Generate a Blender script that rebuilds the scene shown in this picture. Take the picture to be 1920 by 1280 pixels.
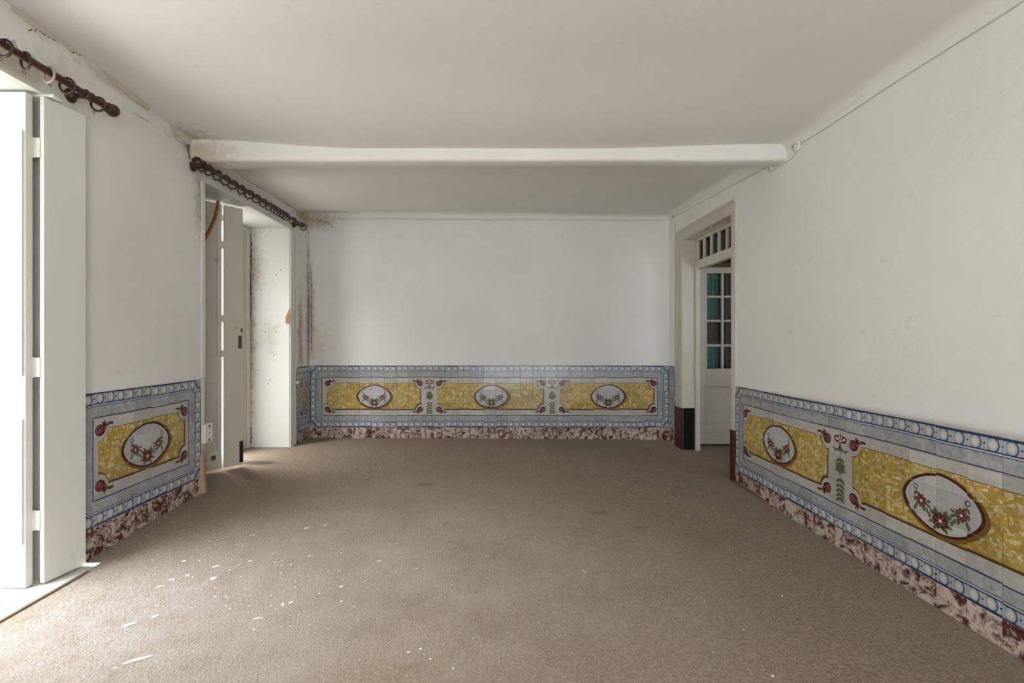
import bpy, bmesh, math, random
from mathutils import Vector, Matrix
random.seed(7)
for o in list(bpy.data.objects): bpy.data.objects.remove(o)
SC = bpy.context.scene
COL = SC.collection
pi = math.pi

# ------------------------------------------------------------------ camera / light / exposure
F, X0, Y0, H = 890.0, 928.0, 640.0, 1.14        # focal length in px, principal point, eye height (m)
cam_d = bpy.data.cameras.new('camera'); cam = bpy.data.objects.new('camera', cam_d); COL.objects.link(cam)
cam_d.sensor_width = 36.0; cam_d.lens = F / 1920.0 * 36.0
cam_d.shift_x = (960.0 - X0) / 1920.0
cam_d.clip_start = 0.02
cam.location = (0, 0, H); cam.rotation_euler = (pi / 2, 0, 0)
SC.camera = cam
W = bpy.data.worlds.new('overcast'); SC.world = W; W.use_nodes = True
bg = W.node_tree.nodes['Background']; bg.inputs[0].default_value = (0.88, 0.935, 1.0, 1); bg.inputs[1].default_value = .9
SC.view_settings.view_transform = 'Standard'; SC.view_settings.look = 'None'
SC.view_settings.gamma = 1.0; SC.view_settings.use_curve_mapping = False
SC.view_settings.exposure = 2.92
sun_d = bpy.data.lights.new('sun', 'SUN'); sun = bpy.data.objects.new('sun', sun_d); COL.objects.link(sun)
sun_d.energy = 2.35; sun_d.angle = math.radians(80); sun_d.color = (.96, .97, 1)
sun.rotation_euler = Vector((.64, .08, -.76)).to_track_quat('-Z', 'Y').to_euler()

# ------------------------------------------------------------------ helpers
def lin(h):
    h = h.lstrip('#'); r = [int(h[i:i + 2], 16) / 255 for i in (0, 2, 4)]
    return tuple(c / 12.92 if c <= .04045 else ((c + .055) / 1.055) ** 2.4 for c in r) + (1,)

class MB:
    """collects verts and faces of one mesh"""
    def __init__(s): s.v = []; s.f = []; s.m = []; s.sm = []
    def add(s, vs, fs, mi=0, smooth=False):
        b = len(s.v); s.v += [tuple(v) for v in vs]
        for f in fs: s.f.append([i + b for i in f]); s.m.append(mi); s.sm.append(smooth)
    def box(s, x0, x1, y0, y1, z0, z1, mi=0, M=None):
        vs = [Vector((x, y, z)) for z in (z0, z1) for y in (y0, y1) for x in (x0, x1)]
        if M is not None: vs = [M @ v for v in vs]
        s.add(vs, [(0, 2, 3, 1), (4, 5, 7, 6), (0, 1, 5, 4), (2, 6, 7, 3), (0, 4, 6, 2), (1, 3, 7, 5)], mi)
    def prism(s, quad, z0, z1, mi=0):
        n = len(quad)
        vs = [(x, y, z0) for x, y in quad] + [(x, y, z1) for x, y in quad]
        fs = [tuple(reversed(range(n))), tuple(range(n, 2 * n))] + [(i, (i + 1) % n, n + (i + 1) % n, n + i) for i in range(n)]
        s.add(vs, fs, mi)
    def tube(s, pts, r, n=8, mi=0, caps=True, rs=None):
        pts = [Vector(p) for p in pts]; vs = []; fs = []
        up = None
        for i, p in enumerate(pts):
            t = (pts[min(i + 1, len(pts) - 1)] - pts[max(i - 1, 0)]).normalized()
            a = up if up is not None else (Vector((0, 0, 1)) if abs(t.z) < .9 else Vector((1, 0, 0)))
            b = t.cross(a).normalized(); a = b.cross(t).normalized(); up = a
            rr = rs[i] if rs else r
            for k in range(n):
                w = 2 * pi * k / n; vs.append(p + (a * math.cos(w) + b * math.sin(w)) * rr)
        for i in range(len(pts) - 1):
            for k in range(n):
                fs.append((i * n + k, i * n + (k + 1) % n, (i + 1) * n + (k + 1) % n, (i + 1) * n + k))
        s.add(vs, fs, mi, True)
        if caps:
            m = len(pts) - 1
            s.add([vs[k] for k in range(n)], [tuple(range(n))], mi)
            s.add([vs[m * n + k] for k in range(n)], [tuple(reversed(range(n)))], mi)
    def torus(s, c, axis, R, r, n=24, k=8, mi=0):
        c = Vector(c); axis = Vector(axis).normalized()
        a = axis.orthogonal().normalized(); b = axis.cross(a)
        vs = []; fs = []
        for i in range(n):
            w = 2 * pi * i / n; d = a * math.cos(w) + b * math.sin(w)
            for j in range(k):
                q = 2 * pi * j / k; vs.append(c + d * (R + r * math.cos(q)) + axis * r * math.sin(q))
        for i in range(n):
            for j in range(k):
                fs.append((i * k + j, ((i + 1) % n) * k + j, ((i + 1) % n) * k + (j + 1) % k, i * k + (j + 1) % k))
        s.add(vs, fs, mi, True)
    def lathe(s, c, axis, prof, n=20, mi=0):
        """prof: (distance along axis, radius)"""
        c = Vector(c); axis = Vector(axis).normalized(); a = axis.orthogonal().normalized(); b = axis.cross(a)
        vs = []; fs = []
        for h, r in prof:
            for i in range(n):
                w = 2 * pi * i / n; vs.append(c + axis * h + (a * math.cos(w) + b * math.sin(w)) * max(r, 1e-4))
        for j in range(len(prof) - 1):
            for i in range(n):
                fs.append((j * n + i, j * n + (i + 1) % n, (j + 1) * n + (i + 1) % n, (j + 1) * n + i))
        s.add(vs, fs, mi, True)
    def mesh(s, name, mats):
        me = bpy.data.meshes.new(name); me.from_pydata(s.v, [], s.f)
        for m in (mats if isinstance(mats, (list, tuple)) else [mats]): me.materials.append(m)
        me.polygons.foreach_set('material_index', s.m); me.polygons.foreach_set('use_smooth', s.sm)
        bm = bmesh.new(); bm.from_mesh(me); bmesh.ops.recalc_face_normals(bm, faces=bm.faces); bm.to_mesh(me); bm.free()
        me.update(); return me
    def build(s, name, mats, parent=None, bevel=0, seg=2):
        me = s.mesh(name, mats); o = bpy.data.objects.new(name, me); COL.objects.link(o)
        if parent is not None: o.parent = parent
        if bevel:
            md = o.modifiers.new('bevel', 'BEVEL'); md.width = bevel; md.segments = seg; md.limit_method = 'ANGLE'
        return o
def empty(name, loc=(0, 0, 0), rz=0):
    o = bpy.data.objects.new(name, None); COL.objects.link(o); o.location = loc; o.rotation_euler = (0, 0, rz)
    o.empty_display_size = .1; return o
def tag(o, label, cat, group=None):
    o['label'] = label; o['category'] = cat
    if group: o['group'] = group
    return o
def struct(o): o['kind'] = 'structure'; return o

# ------------------------------------------------------------------ node expressions
class NT:
    def __init__(s, name, rough=.6, spec=.4):
        s.mat = bpy.data.materials.new(name); s.mat.use_nodes = True
        s.t = s.mat.node_tree; s.b = s.t.nodes['Principled BSDF']
        s.b.inputs['Roughness'].default_value = rough
        s.b.inputs['Specular IOR Level'].default_value = spec
    def n(s, typ, **kw):
        nd = s.t.nodes.new(typ)
        for k, v in kw.items(): setattr(nd, k, v)
        return nd
    def link(s, a, b): s.t.links.new(a, b)
    def put(s, sock, v):
        if isinstance(v, X): v = v.s
        if isinstance(v, bpy.types.NodeSocket): s.link(v, sock)
        else: sock.default_value = v
    def m(s, op, *a, clamp=False):
        nd = s.n('ShaderNodeMath', operation=op); nd.use_clamp = clamp
        for i, v in enumerate(a): s.put(nd.inputs[i], v)
        return X(s, nd.outputs[0])
    def mix(s, f, a, b):
        nd = s.n('ShaderNodeMix', data_type='RGBA')
        s.put(nd.inputs[0], f); s.put(nd.inputs[6], a); s.put(nd.inputs[7], b)
        return nd.outputs[2]
    def mul(s, a, f):
        nd = s.n('ShaderNodeMix', data_type='RGBA', blend_type='MULTIPLY'); nd.inputs[0].default_value = 1
        s.put(nd.inputs[6], a); s.put(nd.inputs[7], f); return nd.outputs[2]
    def coord(s, obj=None):
        nd = s.n('ShaderNodeTexCoord')
        if obj is not None: nd.object = obj
        return nd.outputs['Object']
    def pos(s): return s.n('ShaderNodeNewGeometry').outputs['Position']
    def xyz(s, v):
        nd = s.n('ShaderNodeSeparateXYZ'); s.link(v, nd.inputs[0]); return [X(s, o) for o in nd.outputs]
    def noise(s, vec, scale, detail=3, rough=.55, dist=0, col=False):
        nd = s.n('ShaderNodeTexNoise'); s.link(vec, nd.inputs['Vector'])
        nd.inputs['Scale'].default_value = scale; nd.inputs['Detail'].default_value = detail
        nd.inputs['Roughness'].default_value = rough; nd.inputs['Distortion'].default_value = dist
        return nd.outputs['Color'] if col else X(s, nd.outputs['Fac'])
    def vadd(s, a, b):
        nd = s.n('ShaderNodeVectorMath', operation='ADD'); s.put(nd.inputs[0], a); s.put(nd.inputs[1], b); return nd.outputs[0]
    def vmul(s, a, b):
        nd = s.n('ShaderNodeVectorMath', operation='MULTIPLY'); s.put(nd.inputs[0], a); s.put(nd.inputs[1], b); return nd.outputs[0]
    def rand(s): return X(s, s.n('ShaderNodeObjectInfo').outputs['Random'])
    def step(s, x, w=.02): return s.m('MULTIPLY_ADD', x, 1.0 / w, .5, clamp=True)
    def ramp(s, x, lo, hi): return s.m('MULTIPLY', x - lo, 1.0 / (hi - lo), clamp=True)
    def color(s, c): s.put(s.b.inputs['Base Color'], c)
    def bump(s, h, strength=.3, dist=.01):
        nd = s.n('ShaderNodeBump'); nd.inputs['Strength'].default_value = strength; nd.inputs['Distance'].default_value = dist
        s.put(nd.inputs['Height'], h); s.link(nd.outputs[0], s.b.inputs['Normal'])
class X:
    def __init__(s, nt, sock): s.nt = nt; s.s = sock
    def __add__(a, b): return a.nt.m('ADD', a, b)
    def __radd__(a, b): return a.nt.m('ADD', b, a)
    def __sub__(a, b): return a.nt.m('SUBTRACT', a, b)
    def __rsub__(a, b): return a.nt.m('SUBTRACT', b, a)
    def __mul__(a, b): return a.nt.m('MULTIPLY', a, b)
    def __rmul__(a, b): return a.nt.m('MULTIPLY', b, a)
    def __truediv__(a, b): return a.nt.m('DIVIDE', a, b)
    def __abs__(a): return a.nt.m('ABSOLUTE', a)
    def min(a, b): return a.nt.m('MINIMUM', a, b)
    def max(a, b): return a.nt.m('MAXIMUM', a, b)
    def frac(a): return a.nt.m('FRACT', a)
    def sqrt(a): return a.nt.m('SQRT', a)
    def pw(a, b): return a.nt.m('POWER', a, b)

def plain(name, col, rough=.6, spec=.4, var=.08, scale=9, bump=0, metal=0, dirt=None, dscale=6, dlo=.56, dhi=.7):
    t = NT(name, rough, spec); p = t.coord()
    c = lin(col); n = t.noise(p, scale, 4)
    k = tuple(x * (1 - var) for x in c[:3]) + (1,); l = tuple(min(1, x * (1 + var)) for x in c[:3]) + (1,)
    cc = t.mix(n, k, l)
    if dirt: cc = t.mix(t.ramp(t.noise(p, dscale, 6, .65), dlo, dhi), cc, lin(dirt))
    t.color(cc); t.b.inputs['Metallic'].default_value = metal
    if bump: t.bump(t.noise(p, scale * 4, 4), bump, .004)
    return t.mat

def plaster(name, col, stains=(), bump=.12, mottle='#cdcac6', mstr=.3):
    """painted plaster; stains = (centre, radii, colour, strength)"""
    t = NT(name, .75, .25); p = t.pos()
    big = t.noise(p, 1.3, 4, .6); fine = t.noise(p, 14, 5, .6)
    c = t.mix(t.ramp(big, .35, .75) * mstr, lin(col), lin(mottle))
    c = t.mix(t.ramp(fine, .62, .8) * .12, c, lin('#8d8576'))
    if stains:
        wob = t.noise(p, 16, 6, .75)
        for ce, ra, co, st in stains:
            d = t.vmul(t.vadd(p, tuple(-x for x in ce)), tuple(1 / r for r in ra))
            nd = t.n('ShaderNodeVectorMath', operation='LENGTH'); t.link(d, nd.inputs[0])
            k = t.ramp((1.0 - X(t, nd.outputs['Value'])) + (wob - .5) * 2.4, .05, .8)
            c = t.mix(k * st, c, lin(co))
    t.color(c)
    t.bump(t.noise(p, 3.0, 6, .6) + t.noise(p, 40, 3, .6) * .12, bump, .05)
    return t.mat

# ------------------------------------------------------------------ room shape (metres, camera foot at origin)
XL, YB, YF, T = -2.10, 5.38, -2.3, .14
def XR(y): return 2.064 - .0166 * y
def lerp_grid(xs, ys, zs, x, y):
    def seg(a, v):
        v = min(max(v, a[0]), a[-1])
        for i in range(len(a) - 1):
            if v <= a[i + 1]:
                f = (v - a[i]) / (a[i + 1] - a[i]); return i, f * f * (3 - 2 * f)
        return len(a) - 2, 1
    i, f = seg(xs, x); j, g = seg(ys, y)
    return (zs[j][i] * (1 - f) + zs[j][i + 1] * f) * (1 - g) + (zs[j + 1][i] * (1 - f) + zs[j + 1][i + 1] * f) * g
def FZ(x, y):   # uneven old floor
    return H + lerp_grid([-2.1, -.6, .8, 2.0], [-2.3, 2.2, 3.05, 3.6, 4.9, 5.4],
        [[-1.136, -1.14, -1.16, -1.18], [-1.134, -1.14, -1.16, -1.18], [-1.090, -1.125, -1.155, -1.18],
         [-1.075, -1.115, -1.15, -1.172], [-1.080, -1.10, -1.12, -1.142], [-1.090, -1.095, -1.105, -1.112]], x, y)
def CZ(x, y):   # sagging ceiling
    return H + lerp_grid([-2.1, -.9, .6, 2.0], [-2.3, 2.3, 3.27, 3.95, 5.0, 5.4],
        [[1.462, 1.42, 1.41, 1.395], [1.457, 1.42, 1.41, 1.395], [1.392, 1.33, 1.328, 1.362],
         [1.365, 1.38, 1.39, 1.40], [1.392, 1.44, 1.43, 1.425], [1.462, 1.462, 1.45, 1.43]], x, y)
def ray(px, py): return Vector(((px - X0) / F, 1.0, (Y0 - py) / F))
def on_floor(px, py):
    d = ray(px, py); y = 1.14 / -d.z
    for _ in range(8): y = (FZ(d.x * y, y) - H) / d.z
    return Vector((d.x * y, y, FZ(d.x * y, y)))
def on_left(px, py, x=XL):
    d = ray(px, py); y = x / d.x; return Vector((x, y, H + d.z * y))
def on_right(px, py, off=0):
    d = ray(px, py); y = 2.064 / (d.x + .0166); return Vector((XR(y) - off, y, H + d.z * y))
def on_back(px, py, y=YB):
    d = ray(px, py); return Vector((d.x * y, y, H + d.z * y))

# ------------------------------------------------------------------ shared materials
WALLC = '#eae8e5'
M_back = plaster('plaster_back', WALLC, [
    ((-2.09, 5.38, H + .3), (.06, .3, .8), '#8f7a52', .55), ((-2.02, 5.38, H - .05), (.2, .3, .3), '#c4b79d', .4),
    ((-2.05, 5.36, H + 1.36), (.30, .25, .12), '#a99770', .7)])
M_left = plaster('plaster_left', '#e8e5e1', [
    ((-2.1, 5.12, H + .05), (.2, .09, .75), '#a68a5c', .75), ((-2.1, 5.34, H + .3), (.2, .06, 1.0), '#7d6a48', .8),
    ((-2.1, 4.9, H + .2), (.2, .05, .5), '#9c8d70', .6),
    ((-2.1, 3.25, H + 1.36), (.2, .22, .12), '#8c8160', .8), ((-2.1, 3.36, H + 1.0), (.2, .06, .4), '#a59a80', .5),
    ((-2.1, 5.2, H + 1.36), (.2, .3, .16), '#9b875c', .75), ((-2.1, 4.1, H + 1.28), (.2, .6, .10), '#a89b7d', .5),
    ((-2.1, 2.7, H + 1.43), (.2, .55, .06), '#a39a80', .5), ((-2.1, 3.42, H - .9), (.2, .08, .35), '#b98f62', .7),
    ((-2.1, 2.3, H + 1.28), (.2, .25, .16), '#cfc8b8', .6)], mottle='#c2beb9')
M_right = plaster('plaster_right', WALLC, [], mstr=.25)
M_ceil = plaster('plaster_ceiling', '#e9e6e2', [((-2.1, 3.3, H + 1.4), (.25, .3, .2), '#9c9072', .7)], bump=.06, mstr=.2)
M_beam = plaster('plaster_beam', '#e8e5e1', [((-2.0, 3.28, H + 1.3), (.3, .2, .12), '#b2a585', .6)], bump=.06)
M_reveal = plaster('plaster_reveal', '#cfcec9', [
    ((-2.45, 4.86, H + .75), (.14, .2, .3), '#a59d86', .6), ((-2.5, 4.86, H + .2), (.06, .2, 1.2), '#8d8068', .7),
    ((-2.3, 4.86, H + .05), (.15, .2, .25), '#b6aa90', .5)], mstr=.2)
M_white = plain('white_gloss_paint', '#dcdad2', .32, .5, .05, 3, dirt='#a59c88', dscale=5, dlo=.66, dhi=.85)
M_shut = plain('shutter_paint', '#c9c2b3', .45, .4, .06, 3, dirt='#8e836d', dscale=7, dlo=.64, dhi=.82)
M_door = plain('door_paint', '#cfc8ba', .4, .45, .05, 3)
M_gloss = plain('glossy_trim_paint', '#d8d3c8', .12, .6, .04, 3)
M_trim = plain('door_trim_paint', '#c6bfb2', .4, .4, .05, 3)
M_dark = plain('dark_rod_wood', '#3d1f19', .35, .5, .25, 14)
M_ring = plain('ring_wood', '#33211c', .4, .5, .25, 14)
M_ringpale = plain('worn_ring_wood', '#a59a8c', .45, .4, .2, 14)
M_metal = plain('dull_metal', '#5b5146', .5, .5, .2, 30, metal=.6)
M_red = plain('oxblood_paint', '#441611', .3, .5, .15, 8)
M_black = plain('black_paint', '#070606', .6, .2, .2, 8)
M_cable = plain('painted_cable', '#cbc5b9', .5, .4, .1, 30)
M_plastic = plain('white_plastic', '#e2ded4', .35, .5, .04, 10)
M_hole = plain('dark_gap', '#2a241d', .8, .2, .2, 30)
M_crack = plain('crack_shadow', '#7c705a', .9, .1, .3, 40)
M_brownstrip = plain('brown_strip', '#8a5a2a', .45, .4, .25, 20)
M_rawwood = plain('bare_wood', '#9c7750', .7, .3, .2, 20)
M_grout = plain('grout', '#c9c3b6', .9, .2, .15, 40, bump=.3)
M_flake = plain('paint_flake', '#ecebe8', .6, .3, .05, 20)

def carpet():
    t = NT('carpet', .95, .1); p = t.pos()
    a = t.noise(p, 130, 4, .75); b = t.noise(p, 42, 3, .6); big = t.noise(p, 1.1, 5, .6); mid = t.noise(p, 3.5, 5, .65)
    c = t.mix(t.ramp(a, .36, .64), lin('#554431'), lin('#a78f72'))
    c = t.mix(t.ramp(b, .5, .75) * .5, c, lin('#a8957a'))
    c = t.mix(t.ramp(big, .5, .75) * .35, c, lin('#5d4d3b'))
    c = t.mix(t.ramp(mid, .62, .8) * .35, c, lin('#4e4030'))
    c = t.mix(t.ramp(t.noise(p, 75, 2, .6), .6, .7) * .55, c, lin('#3d3020'))
    # plaster dust below the window, with cool window sheen painted into its colour
    x, y, z = t.xyz(p)
    dx = (x + 1.45) / .95; dy = (y - 1.9) / .8
    near = t.m('SUBTRACT', 1.15, (dx * dx + dy * dy).sqrt(), clamp=True)
    c = t.mix(t.ramp(t.noise(p, 9, 6, .7), .2, .8) * near * .7, c, lin('#cfd2d8'))
    ex = (x + .55) / 1.7; ey = (y - 2.2) / 1.7      # trodden middle of the room, falloff of window light painted in too
    worn = t.m('SUBTRACT', 1.1, (ex * ex + ey * ey).sqrt(), clamp=True)  # trodden wear plus painted falloff of window light
    c = t.mix(t.ramp(t.noise(p, 2.2, 5, .65), .1, .7) * worn * .9, c, lin('#c2b4a1'))
    for cx, cy, rx, ry, st in ((-2.12, 4.22, .2, .09, .85), (.72, 3.2, .09, .05, .4), (.9, 2.95, .07, .04, .4), (-.55, 3.7, .12, .06, .35), (1.2, 3.9, .12, .05, .3)):  # first ellipse paints a soft shadow into the carpet by the half-open shutter
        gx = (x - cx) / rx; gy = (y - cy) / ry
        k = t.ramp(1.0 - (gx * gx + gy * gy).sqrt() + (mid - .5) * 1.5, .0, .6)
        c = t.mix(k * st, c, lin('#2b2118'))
    t.color(c); t.b.inputs['Sheen Weight'].default_value = .25
    t.bump(t.noise(p, 85, 3, .7) + b * .5, .9, .014)
    return t.mat
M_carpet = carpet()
M_sill = plain('worn_white_sill', '#c2bfb8', .6, .3, .08, 6, dirt='#9a8f7d', dscale=14, dlo=.62, dhi=.72)
M_ext = plain('sky_block_render', '#d9d4ca', .9, .1, .05, 4)
M_stone = plain('pale_paving', '#e2dfd7', .9, .1, .06, 4)
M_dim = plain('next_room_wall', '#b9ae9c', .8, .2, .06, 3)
M_woodceil = plain('brown_boards', '#6b4a2a', .6, .3, .15, 6)

# ------------------------------------------------------------------ structure
def surf(name, fn, mat, x0, x1, y0, y1, step, skip=None, thick=None):
    nx = max(1, int((x1 - x0) / step)); ny = max(1, int((y1 - y0) / step)); b = MB(); vs = []; fs = []
    for j in range(ny + 1):
        for i in range(nx + 1):
            x = x0 + (x1 - x0) * i / nx; y = y0 + (y1 - y0) * j / ny; vs.append((x, y, fn(x, y)))
    for j in range(ny):
        for i in range(nx):
            a = j * (nx + 1) + i
            x = x0 + (x1 - x0) * (i + .5) / nx; y = y0 + (y1 - y0) * (j + .5) / ny
            if skip and skip(x, y): continue
            fs.append((a, a + 1, a + nx + 2, a + nx + 1))
    b.add(vs, fs, 0, True)
    o = b.build(name, mat)
    return o
O1 = (1.0, 2.27); O2 = (3.43, 4.857); O0 = (-1.7, -.9)     # openings in the left wall (y ranges); unseen O0 added for fill light
XO = -2.56                                                    # outer face of the left wall
HEAD = H + 1.157
def no_carpet(x, y): return x < -2.0 and (O1[0] - .2 < y < O1[1] + .13 or O0[0] - .1 < y < O0[1] + .1) or x < -2.5
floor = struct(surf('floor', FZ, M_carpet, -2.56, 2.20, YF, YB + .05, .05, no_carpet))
# ceiling, with a soft cove at the right and back walls
def czc(x, y):
    z = CZ(x, y); r = .07
    d = XR(y) - x
    if d < r: q = max(0, min(1, 1 - d / r)); z -= .05 * (1 - math.sqrt(max(0, 1 - q * q)))
    d = YB - y
    if d < .05: q = max(0, min(1, 1 - d / .05)); z -= .02 * (1 - math.sqrt(max(0, 1 - q * q)))
    return z
xs = [-2.56 + .06 * i for i in range(75)] + [1.9 + .012 * i for i in range(18)] + [2.2]
ys = [YF + .08 * i for i in range(95)] + [YB - .06 + .012 * i for i in range(6)] + [YB + .05]
xs = sorted(x for x in set(xs) if x <= 2.2); ys = sorted(y for y in set(ys) if y <= YB + .05)
b = MB(); nx = len(xs)
b.add([(x, y, czc(x, y)) for y in ys for x in xs],
      [(j * nx + i, (j + 1) * nx + i, (j + 1) * nx + i + 1, j * nx + i + 1) for j in range(len(ys) - 1) for i in range(nx - 1)], 0, True)
ceiling = struct(b.build('ceiling', M_ceil))
md = ceiling.modifiers.new('thickness', 'SOLIDIFY'); md.thickness = .12; md.offset = -1
# make sure the thickness grows upwards
ceiling.data.polygons[0].normal
if ceiling.data.polygons[0].normal.z > 0: md.offset = 1

b = MB()
for (y0, y1) in ((YF, O0[0]), (O0[1], O1[0]), (O1[1], O2[0]), (O2[1], YB + .2)):
    b.box(XO, XL, y0, y1, -.2, H + 1.62)
for (y0, y1) in (O0, O1, O2): b.box(XO, XL, y0, y1, HEAD, H + 1.62)
wall_left = struct(b.build('wall_left', M_left))
# painted linings of the reveals (slightly proud of the masonry)
def lining(parent, o, far=True):
    b = MB(); e = .004
    b.box(XO + .02, XL - .001, o[1] - e, o[1], 0, HEAD)
    b.box(XO + .02, XL - .001, o[0], o[0] + e, 0, HEAD)
    b.box(XO + .02, XL - .001, o[0] + e, o[1] - e, HEAD - e, HEAD)
    return b.build('reveal_lining', M_reveal, parent)
for o in (O0, O1, O2): lining(wall_left, o)
b = MB(); b.box(XL - .4, 2.4, YB, YB + .2, -.2, H + 1.62); wall_back = struct(b.build('wall_back', M_back))
b = MB()     # wall behind the camera; its tall window is added for fill light
for (x0, x1) in ((XL - .4, -.4), (1.95, 2.4)): b.box(x0, x1, YF - .3, YF, -.2, H + 1.62)
for (x0, x1) in ((-.4, 1.95),): b.box(x0, x1, YF - .3, YF, HEAD, H + 1.62); b.box(x0, x1, YF - .3, YF, -.2, FZ(0, YF) + .02)
wall_front = struct(b.build('wall_front', M_right))
DO = (3.995, 5.005)                                           # doorway in the right wall
DH = H + 1.072; RT = .17                                      # its head height, the wall's thickness
b = MB()
def rseg(y0, y1, z0, z1): b.prism([(XR(y0), y0), (XR(y0) + RT, y0), (XR(y1) + RT, y1), (XR(y1), y1)], z0, z1)
rseg(YF, DO[0], -.2, H + 1.62); rseg(DO[1], YB, -.2, H + 1.62); rseg(DO[0], DO[1], DH, H + 1.62)
wall_right = struct(b.build('wall_right', M_right))
# beam across the ceiling
b = MB(); n = 40
vs = []
for i in range(n + 1):
    x = XL + (XR(3.3) - XL) * i / n; s = math.sin(i * .5) * .002
    zb = H + 1.243 + .006 * (i / n) + s
    for (y, z) in ((3.27, CZ(x, 3.27) + .06), (3.27, zb + .02), (3.275, zb + .005), (3.29, zb), (3.43, zb), (3.445, zb + .006), (3.45, zb + .02), (3.45, CZ(x, 3.45) + .06)):
        vs.append((x, y + (-.03 * i / n if y > 3.4 else 0), z))
b.add(vs, [(i * 8 + k, i * 8 + k + 1, (i + 1) * 8 + k + 1, (i + 1) * 8 + k) for i in range(n) for k in range(7)], 0, True)
beam = b.build('ceiling_beam', M_beam); struct(beam)
# sills, balcony and the facade's surroundings
for k, o in enumerate((O0, O1)):
    b = MB(); b.box(-2.62, -2.002, o[0] - (.06 if k else 0), o[1] + (.12 if k else 0), -.12, FZ(-2.05, sum(o) / 2) + .004)
    struct(b.build('trim_%d' % (k + 1), M_sill, bevel=.003))
b = MB(); b.box(-2.62, -2.45, O2[0], O2[1], -.12, FZ(-2.1, 4.2) - .004); struct(b.build('trim_3', M_sill))
b = MB(); b.box(-3.5, -2.6, -4, 8, -.3, -.06); struct(b.build('balcony_floor', M_stone))
b = MB(); b.box(-40, 12.0, -40, 40, -3.6, -3.5); struct(b.build('street_ground', M_stone))
b = MB(); b.box(-11, -10, -14, 18, -3.5, 6.5); struct(b.build('sky_block_facade', M_ext))  # unseen building added to hold back low sky light at the reveals
b = MB(); b.box(-2.0, -2.58 + .58, O1[0] - .06, O1[1] + .12, 0, .002)
# dark brass edge strip where the carpet meets the sill
b = MB(); b.box(-2.008, -1.994, O1[0] - .06, 2.34, FZ(-2, 1.5) - .01, FZ(-2, 1.5) + .007); struct(b.build('trim_4', plain('strip_brown', '#6b5d4e', .6, .4, .2, 20)))
# room beyond the doorway
def room_box(name, x0, x1, y0, y1, z0, z1, mat):
    b = MB(); b.box(x0, x1, y0, y1, z0, z1); return struct(b.build(name, mat))
nx0 = 2.2
room_box('floor_next_room', 2.16, 5.2, 2.6, 7.2, -.2, FZ(2, 5) - .004, M_carpet)
room_box('ceiling_next_room', 2.16, 5.2, 2.6, 7.2, H + 1.2, H + 1.3, M_woodceil)
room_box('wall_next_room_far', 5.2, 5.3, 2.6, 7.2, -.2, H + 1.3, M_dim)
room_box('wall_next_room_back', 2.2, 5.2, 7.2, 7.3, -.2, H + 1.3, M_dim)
b = MB(); b.box(2.2, 2.5, 2.5, 2.6, -.2, H + 1.3); b.box(3.3, 5.2, 2.5, 2.6, -.2, H + 1.3); b.box(2.5, 3.3, 2.5, 2.6, -.2, H - .1); b.box(2.5, 3.3, 2.5, 2.6, H + .8, H + 1.3)  # opening added out of view to light the door leaf
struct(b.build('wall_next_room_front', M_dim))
room_box('wall_next_room_side', 2.16, 2.2, 5.58, 7.2, -.2, H + 1.3, M_dim)

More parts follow.
